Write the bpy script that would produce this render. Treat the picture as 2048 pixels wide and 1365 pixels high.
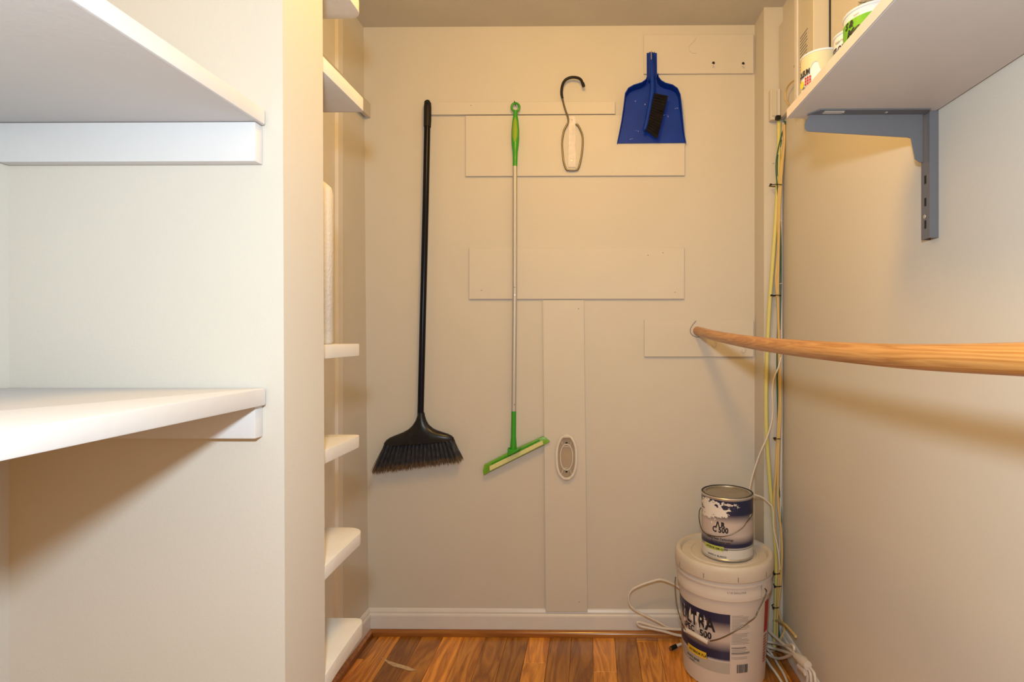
import bpy, bmesh, math, random
from mathutils import Vector, Matrix
random.seed(7)
S = bpy.context.scene
COL = S.collection
for o in list(bpy.data.objects): bpy.data.objects.remove(o)

# ---------------------------------------------------------------- camera, light, exposure
F = 1080.0; H = 1.162; YAW = math.radians(0.6)
VPX, VPY = 1182.0, 672.0
CX = VPX - F*math.tan(YAW); CY = VPY
cam_d = bpy.data.cameras.new('camera'); cam = bpy.data.objects.new('camera', cam_d); COL.objects.link(cam)
cam.location = (0, 0, H); cam.rotation_euler = (math.pi/2, 0, YAW)
cam_d.sensor_width = 36; cam_d.lens = F/2048*36; cam_d.clip_start = 0.02
cam_d.shift_x = (1024-CX)/2048; cam_d.shift_y = (CY-682.5)/2048
S.camera = cam
S.view_settings.view_transform = 'Standard'; S.view_settings.look = 'None'
S.view_settings.gamma = 1; S.view_settings.use_curve_mapping = False
S.view_settings.exposure = 0.0

W = bpy.data.worlds.new('world'); S.world = W; W.use_nodes = True
W.node_tree.nodes['Background'].inputs[0].default_value = (1.0, 0.46, 0.03, 1)
W.node_tree.nodes['Background'].inputs[1].default_value = 0.84

def point_light(name, loc, power, color, radius):
    d = bpy.data.lights.new(name, 'POINT'); d.energy = power; d.color = color; d.shadow_soft_size = radius
    o = bpy.data.objects.new(name, d); COL.objects.link(o); o.location = loc; return o
point_light('camera_flash', (-0.03, -0.03, H+0.222), 51.0, (0.79, 0.95, 1.0), 0.04)
point_light('closet_bulb', (-0.07, 0.92, 2.25), 30.0, (1.0, 0.55, 0.09), 0.11)

# ---------------------------------------------------------------- helpers
R_ = Matrix.Rotation(YAW, 3, 'Z')
CAM = Vector((0, 0, H))
def ray(px, py): return R_ @ Vector(((px-CX)/F, 1.0, -(py-CY)/F))
def PY(px, py, Y): d = ray(px, py); return CAM + d*(Y/d.y)
def PX(px, py, X): d = ray(px, py); return CAM + d*(X/d.x)
def PZ(px, py, Z): d = ray(px, py); return CAM + d*((Z-H)/d.z)

def wloc(o):
    v = Vector((0, 0, 0))
    while o: v += o.location; o = o.parent
    return v
def tag(o, label=None, cat=None, group=None, kind=None):
    if label: o['label'] = label
    if cat: o['category'] = cat
    if group: o['group'] = group
    if kind: o['kind'] = kind
    return o
def thing(name, loc, label, cat, group=None):
    o = bpy.data.objects.new(name, None); COL.objects.link(o); o.location = loc; o.empty_display_size = 0.03
    return tag(o, label, cat, group)
def obj(name, bm, m, parent=None, smooth=None, label=None):
    bmesh.ops.recalc_face_normals(bm, faces=bm.faces)
    lo = Vector((min(v.co[i] for v in bm.verts) for i in range(3))); hi = Vector((max(v.co[i] for v in bm.verts) for i in range(3)))
    org = Vector(((lo.x+hi.x)/2, (lo.y+hi.y)/2, lo.z))
    bmesh.ops.translate(bm, verts=bm.verts, vec=-org)
    me = bpy.data.meshes.new(name); bm.to_mesh(me); bm.free()
    if m: me.materials.append(m)
    o = bpy.data.objects.new(name, me); COL.objects.link(o)
    o.location = org - (wloc(parent) if parent else Vector())
    if parent: o.parent = parent
    if smooth is not None:
        me.shade_smooth()
        if smooth < 180: me.set_sharp_from_angle(angle=math.radians(smooth))
    if label: o['label'] = label
    return o
def bev(bm, w, seg=1):
    if w > 0:
        es = [e for e in bm.edges if len(e.link_faces) == 2 and e.calc_face_angle(0) > 0.5]
        bmesh.ops.bevel(bm, geom=es, offset=w, segments=seg, affect='EDGES', profile=0.6)
    return bm
def box(x0, x1, y0, y1, z0, z1, b=0.0, seg=1, bm=None):
    n = bmesh.new()
    r = bmesh.ops.create_cube(n, size=1)
    for v in n.verts: v.co = Vector((x0+(v.co.x+.5)*(x1-x0), y0+(v.co.y+.5)*(y1-y0), z0+(v.co.z+.5)*(z1-z0)))
    bev(n, b, seg)
    return join(bm, n) if bm else n
def join(a, b):
    me = bpy.data.meshes.new('t'); b.to_mesh(me); b.free(); a.from_mesh(me); bpy.data.meshes.remove(me); return a
def prism(pts, vec, b=0.0, seg=1):
    """closed polygon (3d points, planar) extruded by vec"""
    bm = bmesh.new(); vec = Vector(vec)
    a = [bm.verts.new(p) for p in pts]; c = [bm.verts.new(Vector(p)+vec) for p in pts]
    n = len(pts); bm.faces.new(a); bm.faces.new(c[::-1])
    for i in range(n): bm.faces.new((a[i], a[(i+1) % n], c[(i+1) % n], c[i]))
    bmesh.ops.recalc_face_normals(bm, faces=bm.faces)
    return bev(bm, b, seg)
def smooth_path(pts, n=8):
    pts = [Vector(p) for p in pts]; P = [2*pts[0]-pts[1]]+pts+[2*pts[-1]-pts[-2]]; out = []
    for i in range(1, len(P)-2):
        for k in range(n):
            t = k/n
            out.append(0.5*((2*P[i])+(-P[i-1]+P[i+1])*t+(2*P[i-1]-5*P[i]+4*P[i+1]-P[i+2])*t*t+(-P[i-1]+3*P[i]-3*P[i+1]+P[i+2])*t**3))
    out.append(pts[-1]); return out
def tube(pts, r, n=10, closed=False, flat=1.0, sm=0, bm=None):
    if sm: pts = smooth_path(pts, sm)
    pts = [Vector(p) for p in pts]
    own = bm is None; bm = bm or bmesh.new(); rings = []; N = len(pts)
    T = []
    for i in range(N):
        a = pts[(i-1) % N] if (closed or i > 0) else pts[0]; b = pts[(i+1) % N] if (closed or i < N-1) else pts[-1]
        T.append((b-a).normalized())
    up = Vector((0, -1, 0)) if abs(T[0].y) < .9 else Vector((0, 0, 1))
    u = (up - T[0]*up.dot(T[0])).normalized()
    for i in range(N):
        u = (u - T[i]*u.dot(T[i])).normalized(); w = T[i].cross(u)
        rr = r(i/(N-1)) if callable(r) else r
        rings.append([bm.verts.new(pts[i]+(u*math.cos(2*math.pi*k/n)*flat+w*math.sin(2*math.pi*k/n))*rr) for k in range(n)])
    for i in range(N if closed else N-1):
        A, B = rings[i], rings[(i+1) % N]
        for k in range(n): bm.faces.new((A[k], A[(k+1) % n], B[(k+1) % n], B[k]))
    if not closed: bm.faces.new(rings[0][::-1]); bm.faces.new(rings[-1])
    return bm
def lathe(c, prof, n=48, cap=True):
    bm = bmesh.new(); rings = []
    for r, z in prof:
        if r < 1e-6: rings.append([bm.verts.new((c[0], c[1], z))])
        else: rings.append([bm.verts.new((c[0]+r*math.cos(2*math.pi*k/n), c[1]+r*math.sin(2*math.pi*k/n), z)) for k in range(n)])
    for A, B in zip(rings, rings[1:]):
        for k in range(n):
            k2 = (k+1) % n
            if len(A) == 1 and len(B) > 1: bm.faces.new((A[0], B[k2], B[k]))
            elif len(B) == 1 and len(A) > 1: bm.faces.new((A[k], A[k2], B[0]))
            elif len(A) > 1: bm.faces.new((A[k], A[k2], B[k2], B[k]))
    return bm
def loft(secs, n=24, cap=True):
    """secs: (centre, half-width vector, half-depth vector)"""
    bm = bmesh.new(); rings = []
    for c, a, b in secs:
        rings.append([bm.verts.new(Vector(c)+Vector(a)*math.cos(2*math.pi*k/n)+Vector(b)*math.sin(2*math.pi*k/n)) for k in range(n)])
    for A, B in zip(rings, rings[1:]):
        for k in range(n): bm.faces.new((A[k], A[(k+1) % n], B[(k+1) % n], B[k]))
    bm.faces.new(rings[0][::-1]); bm.faces.new(rings[-1]); return bm
def disc(c, nrm, r, h, n=16, b=0):
    nrm = Vector(nrm).normalized(); u = nrm.orthogonal().normalized(); w = nrm.cross(u)
    return prism([Vector(c)+(u*math.cos(2*math.pi*k/n)+w*math.sin(2*math.pi*k/n))*r for k in range(n)], nrm*h, b)
class Cyl:
    """a can: centre, radius function of z, angles measured from the side facing the room's door"""
    def __init__(s, cx, cy, R):
        s.c = Vector((cx, cy, 0)); s.R = R if callable(R) else (lambda z: R)
        s.d = Vector((-cx, -cy, 0)).normalized(); s.r = Vector((-s.d.y, s.d.x, 0))
    def p(s, phi, z, off=0.0):
        return s.c + (s.d*math.cos(phi)+s.r*math.sin(phi))*(s.R(z)+off) + Vector((0, 0, z))
    def patch(s, a0, a1, z0, z1, off=0.0008, nu=None, nv=4):
        a0, a1 = math.radians(a0), math.radians(a1)
        nu = nu or max(2, int(abs(a1-a0)/math.radians(6)))
        bm = bmesh.new(); uv = bm.loops.layers.uv.new('UVMap')
        g = [[bm.verts.new(s.p(a0+(a1-a0)*i/nu, z0+(z1-z0)*j/nv, off)) for j in range(nv+1)] for i in range(nu+1)]
        for i in range(nu):
            for j in range(nv):
                f = bm.faces.new((g[i][j], g[i+1][j], g[i+1][j+1], g[i][j+1]))
                for l, (a, b) in zip(f.loops, ((i, j), (i+1, j), (i+1, j+1), (i, j+1))): l[uv].uv = (a/nu, b/nv)
        return bm
    def wrap(s, bm, phi, z, off=0.0014):
        for v in bm.verts: v.co = s.p(math.radians(phi)+v.co.x/s.R(z), z+v.co.y, off)
        return bm
def text_bm(body, size, bold=0.0, sx=1.0, shear=0.0, align='LEFT'):
    cu = bpy.data.curves.new('t', 'FONT'); cu.body = body; cu.size = size; cu.offset = bold; cu.shear = shear; cu.align_x = align; cu.resolution_u = 2
    o = bpy.data.objects.new('t', cu); COL.objects.link(o)
    dg = bpy.context.evaluated_depsgraph_get(); me = bpy.data.meshes.new_from_object(o.evaluated_get(dg))
    bm = bmesh.new(); bm.from_mesh(me); bpy.data.objects.remove(o); bpy.data.meshes.remove(me); bpy.data.curves.remove(cu)
    for v in bm.verts: v.co.x *= sx
    for _ in range(3):
        es = [e for e in bm.edges if e.calc_length() > 0.012]
        if not es: break
        bmesh.ops.subdivide_edges(bm, edges=es, cuts=1); bmesh.ops.triangulate(bm, faces=bm.faces)
    return bm

# ---------------------------------------------------------------- materials
def hexlin(h):
    v = [int(h[i:i+2], 16)/255 for i in (0, 2, 4)]
    return tuple(c/12.92 if c <= .04045 else ((c+.055)/1.055)**2.4 for c in v)+(1,)
def mat(name, col, rough=0.5, metal=0.0, var=0.0, vs=6.0, bump=0.0, bs=300.0, spec=0.5, trans=0.0, ior=1.45, alpha=1.0, coat=0.0, stretch=None):
    m = bpy.data.materials.new(name); m.use_nodes = True; nt = m.node_tree; b = nt.nodes['Principled BSDF']
    c = hexlin(col) if isinstance(col, str) else tuple(col)+(1,)
    b.inputs['Base Color'].default_value = c; b.inputs['Roughness'].default_value = rough; b.inputs['Metallic'].default_value = metal
    b.inputs['Specular IOR Level'].default_value = spec; b.inputs['Transmission Weight'].default_value = trans; b.inputs['IOR'].default_value = ior
    b.inputs['Alpha'].default_value = alpha; b.inputs['Coat Weight'].default_value = coat
    tc = nt.nodes.new('ShaderNodeTexCoord'); mp = nt.nodes.new('ShaderNodeMapping'); nt.links.new(tc.outputs['Object'], mp.inputs[0])
    if stretch: mp.inputs['Scale'].default_value = stretch
    if var:
        n = nt.nodes.new('ShaderNodeTexNoise'); n.inputs['Scale'].default_value = vs; n.inputs['Detail'].default_value = 5; nt.links.new(mp.outputs[0], n.inputs[0])
        r = nt.nodes.new('ShaderNodeMapRange'); r.inputs[1].default_value = .3; r.inputs[2].default_value = .7; r.inputs[3].default_value = 1-var; r.inputs[4].default_value = 1+var
        nt.links.new(n.outputs['Fac'], r.inputs[0])
        x = nt.nodes.new('ShaderNodeVectorMath'); x.operation = 'SCALE'; x.inputs[0].default_value = c[:3]; nt.links.new(r.outputs[0], x.inputs['Scale']); nt.links.new(x.outputs[0], b.inputs['Base Color'])
    if bump:
        n = nt.nodes.new('ShaderNodeTexNoise'); n.inputs['Scale'].default_value = bs; n.inputs['Detail'].default_value = 3; nt.links.new(mp.outputs[0], n.inputs[0])
        u = nt.nodes.new('ShaderNodeBump'); u.inputs['Strength'].default_value = bump; u.inputs['Distance'].default_value = .002; nt.links.new(n.outputs['Fac'], u.inputs['Height']); nt.links.new(u.outputs[0], b.inputs['Normal'])
    return m
WALLC = (0.56, 0.53, 0.49)
M = {}
M['wall'] = mat('cream_wall_paint', WALLC, .52, var=.02, vs=2.5, bump=.12, bs=260, spec=.3)
M['wallboard'] = mat('cream_painted_board', (0.572, 0.54, 0.50), .5, var=.02, vs=5, bump=.10, bs=120, spec=.3)
M['ceil'] = mat('ceiling_paint', (0.54, 0.50, 0.43), .8, var=.03, bump=.25, bs=180)
M['white'] = mat('white_shelf_paint', (0.57, 0.57, 0.605), .35, var=.02, vs=9, bump=.18, bs=70, spec=.4)
M['oldwhite'] = mat('worn_white_shelf_paint', (0.65, 0.63, 0.62), .5, var=.05, vs=14, bump=.3, bs=60)
M['trim'] = mat('white_trim_paint', (0.63, 0.61, 0.62), .3, var=.03, vs=12, bump=.05, bs=60)
M['melamine'] = mat('grey_white_shelf_board', (0.52, 0.50, 0.50), .5, var=.02, vs=10, bump=.05, bs=200)
M['edge'] = mat('shelf_edge_band', (0.56, 0.50, 0.45), .5, var=.04, vs=20)
M['black'] = mat('black_plastic', (0.006, 0.006, 0.012), .25, spec=.2)
M['blackmat'] = mat('black_rubber', (0.010, 0.009, 0.010), .5, spec=.3)
M['dustyblack'] = mat('dusty_black_plastic', (0.014, 0.0135, 0.015), .3, spec=.35, var=.4, vs=30, bump=.1)
M['bristle'] = mat('black_bristle', (0.05, 0.05, 0.06), .45, var=.4, vs=60)
M['dustbristle'] = mat('dusty_bristle_tip', (0.13, 0.085, 0.05), .8, var=.3, vs=90)
M['green'] = mat('green_plastic', (0.03, 0.30, 0.018), .35, coat=.2)
M['lime'] = mat('lime_rubber', (0.22, 0.36, 0.025), .5)
M['limehead'] = mat('lime_green_clear_plastic', (0.14, 0.36, 0.03), .3, var=.15, vs=40, coat=.3)
M['cloth'] = mat('pale_yellow_cloth', (0.62, 0.62, 0.30), .9, var=.06, vs=120, bump=.5, bs=500)
M['alu'] = mat('brushed_aluminium', (0.50, 0.48, 0.47), .5, .5)
M['chrome'] = mat('wire_steel', (0.16, 0.14, 0.125), .28, 1.0)
M['steel'] = mat('dull_steel', (0.55, 0.52, 0.50), .35, .7, var=.08, vs=40)
M['plate'] = mat('galvanised_plate', (0.66, 0.62, 0.61), .6, 0, var=.10, vs=50)
M['canlid'] = mat('tin_lid', (0.36, 0.32, 0.26), .38, .75, var=.1, vs=30)
M['blue'] = mat('blue_plastic', (0.003, 0.032, 0.30), .5, spec=.22, var=.12, vs=25, bump=.06, bs=90)
M['speck'] = mat('white_dust', (0.75, 0.75, 0.78), .9)
M['palemark'] = mat('pale_mark', (0.50, 0.36, 0.22), .6, var=.3, vs=60)
M['brushblack'] = mat('dark_brush_hair', (0.013, 0.009, 0.009), .7, var=.5, vs=45)
M['grey'] = mat('grey_powder_coat', (0.150, 0.155, 0.18), .45, .2, bump=.08, bs=500)
M['greydark'] = mat('dark_slot', (0.01, 0.01, 0.012), .7)
M['bucket'] = mat('off_white_bucket_plastic', (0.58, 0.52, 0.49), .42, var=.03, vs=12, bump=.04, bs=60)
M['lid'] = mat('bucket_lid_plastic', (0.57, 0.51, 0.45), .42, var=.05, vs=15, bump=.1, bs=70)
M['wcable'] = mat('white_cable', (0.60, 0.56, 0.53), .4)
M['ycable'] = mat('yellow_green_cable', (0.56, 0.53, 0.19), .45)
M['tcable'] = mat('tan_cable', (0.55, 0.40, 0.17), .45)
M['gcable'] = mat('dark_green_wire', (0.02, 0.09, 0.06), .4)
M['brass'] = mat('brass_fitting', (0.35, 0.25, 0.10), .35, .9)
M['ink'] = mat('black_ink', (0.012, 0.012, 0.02), .5)
M['inkgrey'] = mat('grey_ink', (0.22, 0.2, 0.2), .6)
M['paper'] = mat('white_label', (0.55, 0.55, 0.58), .5)
M['yellow'] = mat('yellow_label', (0.75, 0.50, 0.03), .5)
M['lgreen'] = mat('yellow_green_label', (0.45, 0.50, 0.10), .5)
M['red'] = mat('red_label', (0.35, 0.015, 0.01), .5)
M['lightgrey'] = mat('light_grey_band', (0.5, 0.49, 0.48), .45)
M['creamspill'] = mat('cream_paint_spill', (0.50, 0.44, 0.29), .5)
M['greenlabel'] = mat('bright_green_label', (0.11, 0.33, 0.015), .45, var=.05)
M['panel'] = mat('panel_enamel', (0.52, 0.49, 0.43), .45)
M['cardboard'] = mat('brush_bristle_tan', (0.42, 0.33, 0.2), .8, var=.3, vs=200, stretch=(1, 1, .1))
M['quilt'] = mat('paper_towel', (0.62, 0.59, 0.56), .95, bump=.8, bs=150)

def wood(name, cols, axis='Y', scale=1.0, rough=.3, rings=5.0, coat=.3, rand=True):
    m = bpy.data.materials.new(name); m.use_nodes = True; nt = m.node_tree; b = nt.nodes['Principled BSDF']
    tc = nt.nodes.new('ShaderNodeTexCoord'); mp = nt.nodes.new('ShaderNodeMapping'); nt.links.new(tc.outputs['Object'], mp.inputs[0])
    sc = {'Y': (1, .12 if rand else .035, 1), 'X': (.07, 1, 1)}[axis]; mp.inputs['Scale'].default_value = [s*scale for s in sc]
    oi = nt.nodes.new('ShaderNodeObjectInfo')
    if rand:
        ad = nt.nodes.new('ShaderNodeVectorMath'); ad.operation = 'SCALE'; ad.inputs[0].default_value = (13, 7, 5); nt.links.new(oi.outputs['Random'], ad.inputs['Scale'])
        nt.links.new(ad.outputs[0], mp.inputs['Location'])
    n = nt.nodes.new('ShaderNodeTexNoise'); n.inputs['Scale'].default_value = 14; n.inputs['Detail'].default_value = 4; n.inputs['Distortion'].default_value = 1.4; nt.links.new(mp.outputs[0], n.inputs[0])
    ml = nt.nodes.new('ShaderNodeMath'); ml.operation = 'MULTIPLY'; ml.inputs[1].default_value = rings; nt.links.new(n.outputs['Fac'], ml.inputs[0])
    fr = nt.nodes.new('ShaderNodeMath'); fr.operation = 'PINGPONG'; fr.inputs[1].default_value = .5; nt.links.new(ml.outputs[0], fr.inputs[0])
    n2 = nt.nodes.new('ShaderNodeTexNoise'); n2.inputs['Scale'].default_value = 160; n2.inputs['Detail'].default_value = 3; nt.links.new(mp.outputs[0], n2.inputs[0])
    mx = nt.nodes.new('ShaderNodeMath'); mx.operation = 'MULTIPLY_ADD'; mx.inputs[1].default_value = .35; nt.links.new(n2.outputs['Fac'], mx.inputs[0]); nt.links.new(fr.outputs[0], mx.inputs[2])
    ra = nt.nodes.new('ShaderNodeValToRGB'); nt.links.new(mx.outputs[0], ra.inputs[0])
    e = ra.color_ramp.elements; e[0].position = .12; e[0].color = tuple(cols[0])+(1,); e[1].position = .68; e[1].color = tuple(cols[1])+(1,)
    out = ra.outputs[0]
    if rand:
        r = nt.nodes.new('ShaderNodeMapRange'); r.inputs[3].default_value = .55; r.inputs[4].default_value = 1.5; nt.links.new(oi.outputs['Random'], r.inputs[0])
        x = nt.nodes.new('ShaderNodeVectorMath'); x.operation = 'SCALE'; nt.links.new(out, x.inputs[0]); nt.links.new(r.outputs[0], x.inputs['Scale']); out = x.outputs[0]
    nt.links.new(out, b.inputs['Base Color']); b.inputs['Roughness'].default_value = rough; b.inputs['Coat Weight'].default_value = coat; b.inputs['Coat Roughness'].default_value = .15
    return m
M['plank'] = wood('hardwood_plank', ((.30, .095, .009), (.62, .26, .036)), 'Y', rings=4.5, rough=.3)
M['shoe'] = wood('hardwood_shoe_moulding', ((.22, .07, .012), (.32, .115, .022)), 'X', rand=False, rough=.22, coat=.6)
M['rod'] = wood('pine_rod', ((.33, .125, .024), (.52, .26, .078)), 'Y', scale=3.0, rings=6, rough=.4, rand=False, coat=.15)

def label_mat(name, stops, tilt=0.0, peel=None):
    """printed label: colour bands over the label's height (v), paint torn off where peel says"""
    m = bpy.data.materials.new(name); m.use_nodes = True; nt = m.node_tree; b = nt.nodes['Principled BSDF']; b.inputs['Roughness'].default_value = .35
    tc = nt.nodes.new('ShaderNodeTexCoord'); sp = nt.nodes.new('ShaderNodeSeparateXYZ'); nt.links.new(tc.outputs['UV'], sp.inputs[0])
    a = nt.nodes.new('ShaderNodeMath'); a.operation = 'MULTIPLY_ADD'; a.inputs[1].default_value = tilt; nt.links.new(sp.outputs[0], a.inputs[0]); nt.links.new(sp.outputs[1], a.inputs[2])
    r = nt.nodes.new('ShaderNodeValToRGB'); nt.links.new(a.outputs[0], r.inputs[0]); e = r.color_ramp.elements
    while len(e) < len(stops): e.new(.5)
    for el, (p, c) in zip(e, stops): el.position = p; el.color = tuple(c)+(1,)
    out = r.outputs[0]
    if peel:
        (u, v, ru, rv, s) = peel
        n = nt.nodes.new('ShaderNodeTexNoise'); n.inputs['Scale'].default_value = s; n.inputs['Detail'].default_value = 6; n.inputs['Roughness'].default_value = .7; nt.links.new(tc.outputs['UV'], n.inputs[0])
        mp = nt.nodes.new('ShaderNodeMapping'); mp.inputs['Location'].default_value = (-u/ru, -v/rv, 0); mp.inputs['Scale'].default_value = (1/ru, 1/rv, 0); nt.links.new(tc.outputs['UV'], mp.inputs[0])
        ln = nt.nodes.new('ShaderNodeVectorMath'); ln.operation = 'LENGTH'; nt.links.new(mp.outputs[0], ln.inputs[0])
        k = nt.nodes.new('ShaderNodeMath'); k.operation = 'MULTIPLY_ADD'; k.inputs[1].default_value = 2.2; nt.links.new(n.outputs['Fac'], k.inputs[0]); 
        k2 = nt.nodes.new('ShaderNodeMath'); k2.operation = 'ADD'; nt.links.new(k.outputs[0], k2.inputs[0]); nt.links.new(ln.outputs['Value'], k2.inputs[1])
        g = nt.nodes.new('ShaderNodeMath'); g.operation = 'LESS_THAN'; g.inputs[1].default_value = 2.0; nt.links.new(k2.outputs[0], g.inputs[0])
        mx = nt.nodes.new('ShaderNodeMix'); mx.data_type = 'RGBA'; nt.links.new(g.outputs[0], mx.inputs[0]); nt.links.new(out, mx.inputs[6]); mx.inputs[7].default_value = (.72, .68, .66, 1); out = mx.outputs[2]
    nt.links.new(out, b.inputs['Base Color']); return m

# ---------------------------------------------------------------- room shell
D = 2.106; XL = -0.881; XR = 0.705; ZC = H+1.209; YF = -0.75
LEAN = 0.010                                     # the old left wall leans outwards at the top
def struct(o): o['kind'] = 'structure'; return o
def slab(name, pts, vec, m): return struct(obj(name, prism(pts, vec), m))
slab('wall_back', [(XL-.12, D, -.05), (XR+.1, D, -.05), (XR+.1, D, ZC+.02), (XL-.12, D, ZC+.02)], (0, .1, 0), M['wall'])
Y1, Y2 = 0.836, 0.962
XN = -.911
slab('wall_left', [(XL+LEAN, Y1+.02, 0), (XL-LEAN, Y1+.02, ZC), (XL-.1, Y1+.02, ZC), (XL-.1, Y1+.02, 0)], (0, D-Y1-.02, 0), M['wall'])
slab('wall_left_front', [(XN, YF, 0), (XN, YF, ZC), (XL-.1, YF, ZC), (XL-.1, YF, 0)], (0, Y1+.02-YF, 0), M['wall'])
slab('wall_right', [(XR, YF, 0), (XR, YF, ZC), (XR+.1, YF, ZC), (XR+.1, YF, 0)], (0, D-YF, 0), M['wall'])
slab('ceiling', [(XL-.12, YF, ZC), (XR+.1, YF, ZC), (XR+.1, D+.1, ZC), (XL-.12, D+.1, ZC)], (0, 0, .08), M['ceil'])
pt, pb = -0.483, -0.474
slab('wall_partition', [(pb, Y1, 0), (pb, Y2, 0), (XN-.002, Y2, 0), (XN-.002, Y1, 0)], (0, 0, ZC), M['wall'])
po = bpy.data.objects['wall_partition']
for v in po.data.vertices:                       # its end face follows the same small lean
    if v.co.x > 0 and v.co.z > 1: v.co.x += pt-pb
slab('wall_column', [(.636, 1.993, 0), (XR, 1.993, 0), (XR, D, 0), (.636, D, 0)], (0, 0, ZC), M['wall'])

fl = struct(obj('floor', box(XL-.1, XR+.1, YF, D+.1, -.06, -.0125), M['shoe']))
PW = 0.0825; x = XL+.01-PW*.35; i = 0
shades = []
while x < XR-.002:
    y = YF + random.uniform(-.5, 0); x0, x1 = max(x, XL+.001), min(x+PW, XR-.001)
    if x1-x0 > .012:
        while y < D-.002:
            y1 = min(y+random.uniform(.55, 1.3), D-.001)
            if y1 > YF+.05:
                obj('plank', box(x0+.0004, x1-.0004, max(y, YF)+.0004, y1-.0004, -.012, random.uniform(-.0004, .0002), .0009), M['plank'], fl)
            y = y1
    x += PW
# flat pale mark laid across the boards
pz = .0004
sc = [PZ(a, b, pz) for a, b in ((762, 1315), (776, 1322), (794, 1328), (816, 1334), (834, 1342), (820, 1343), (800, 1337), (784, 1333), (772, 1325))]
obj('floor_mark', prism(sc, (0, 0, .0003)), M['palemark'], fl, label='pale mark across the boards')

def board_profile(): return [(0, 0), (.013, 0), (.013, .070), (.0115, .075), (.008, .079), (.008, .086), (.004, .094), (0, .097)]
def baseboard(name, a, b, nrm, miter0=0, miter1=0):
    a, b, nrm = Vector(a), Vector(b), Vector(nrm); t = (b-a).normalized()
    bm = bmesh.new(); A = []; B = []
    for d, z in board_profile():
        A.append(bm.verts.new(a+nrm*d+t*miter0*d+Vector((0, 0, z)))); B.append(bm.verts.new(b+nrm*d-t*miter1*d+Vector((0, 0, z))))
    n = len(A)
    for i in range(n): bm.faces.new((A[i], A[(i+1) % n], B[(i+1) % n], B[i]))
    bm.faces.new(A[::-1]); bm.faces.new(B)
    o = struct(obj(name, bm, M['trim']))
    q = bmesh.new(); A = []; B = []
    prof = [(.0135, .0)]+[(.0135+.017*math.sin(k*math.pi/16), .021*math.cos(k*math.pi/16)) for k in range(9)]
    for d, z in prof:
        A.append(q.verts.new(a+nrm*d+t*miter0*d+Vector((0, 0, z+.0004)))); B.append(q.verts.new(b+nrm*d-t*miter1*d+Vector((0, 0, z+.0004))))
    n = len(A)
    for i in range(n): q.faces.new((A[i], A[(i+1) % n], B[(i+1) % n], B[i]))
    q.faces.new(A[::-1]); q.faces.new(B)
    obj('shoe_moulding', q, M['shoe'], o, smooth=50, label='varnished wood quarter round')
    return o
baseboard('baseboard_back', (XL+LEAN, D-.0005, 0), (.636, D-.0005, 0), (0, -1, 0), 1, 0)
baseboard('baseboard_left', (XL+LEAN, Y2, 0), (XL+LEAN, D-.001, 0), (1, 0, 0), 0, 1)
baseboard('baseboard_right', (XR-.0005, 0.2, 0), (XR-.0005, 1.993, 0), (-1, 0, 0), 0, 0)

# door casing on the left wall beyond the small shelves
ycs = 1.720
cs = prism([(XL+.001, ycs, .1), (XL+.018, ycs, .1), (XL+.014, ycs+.085, .1), (XL+.010, ycs+.092, .1), (XL+.010, ycs+.108, .1), (XL+.018, ycs+.116, .1), (XL+.018, ycs+.150, .1), (XL+.001, ycs+.156, .1)], (0, 0, H+1.115-.1))
cs2 = box(XL-.008, XL+.010, 1.0, ycs+.156, H+1.115, H+1.15)
struct(obj('trim_1', join(cs, cs2), M['trim']))

# ---------------------------------------------------------------- boards on the back wall
def wall_board(x0, x1, y0, y1, label, th=.009, x0b=None, x1b=None, back=D):
    a, b, c, d = PY(x0, y0, back), PY(x1, y0, back), PY(x1b or x1, y1, back), PY(x0b or x0, y1, back)
    b.z = a.z; c.z = d.z
    for p in (a, b, c, d): p.y = back-.0003
    o = obj('wall_board', prism([a, b, c, d], (0, -th, 0), .0012), M['wallboard'])
    return tag(o, label, 'board')
def holes(o, pts, y=D-.0095, r=.0022):
    for px, py in pts: obj('nail_hole', disc(PY(px, py, y), (0, 1, 0), r, .001, 8), M['inkgrey'], o)
b = wall_board(1287, 1506, 72, 150, 'cream painted board high on the back wall behind the blue dustpan handle'); 
b = wall_board(850, 1230, 207, 232, 'long narrow cream strip across the back wall that the broom top hangs on', .012); holes(b, ((942, 211),), D-.0125, .002)
wall_board(932, 1369, 233, 354, 'wide cream board under the narrow strip, behind the wire clip holder')
b = wall_board(939, 1368, 497, 599, 'wide cream board at mid height on the back wall, with nothing hanging on it'); holes(b, ((963, 581), (1350, 585), (1296, 511), (1326, 506)))
b = wall_board(1086, 1168, 601.5, 1221, 'tall vertical cream board running down the back wall to the baseboard', .014, 1092, 1175); holes(b, ((1157, 618), (1158, 1205)), D-.0145)
wall_board(1288, 1506, 640, 714, 'cream board on the back wall that carries the far end of the wooden rod')

# ---------------------------------------------------------------- shelves
def arc(cx, cy, r, a0, a1, n=7): return [(cx+r*math.cos(math.radians(a0+(a1-a0)*k/n)), cy+r*math.sin(math.radians(a0+(a1-a0)*k/n))) for k in range(n+1)]
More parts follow.
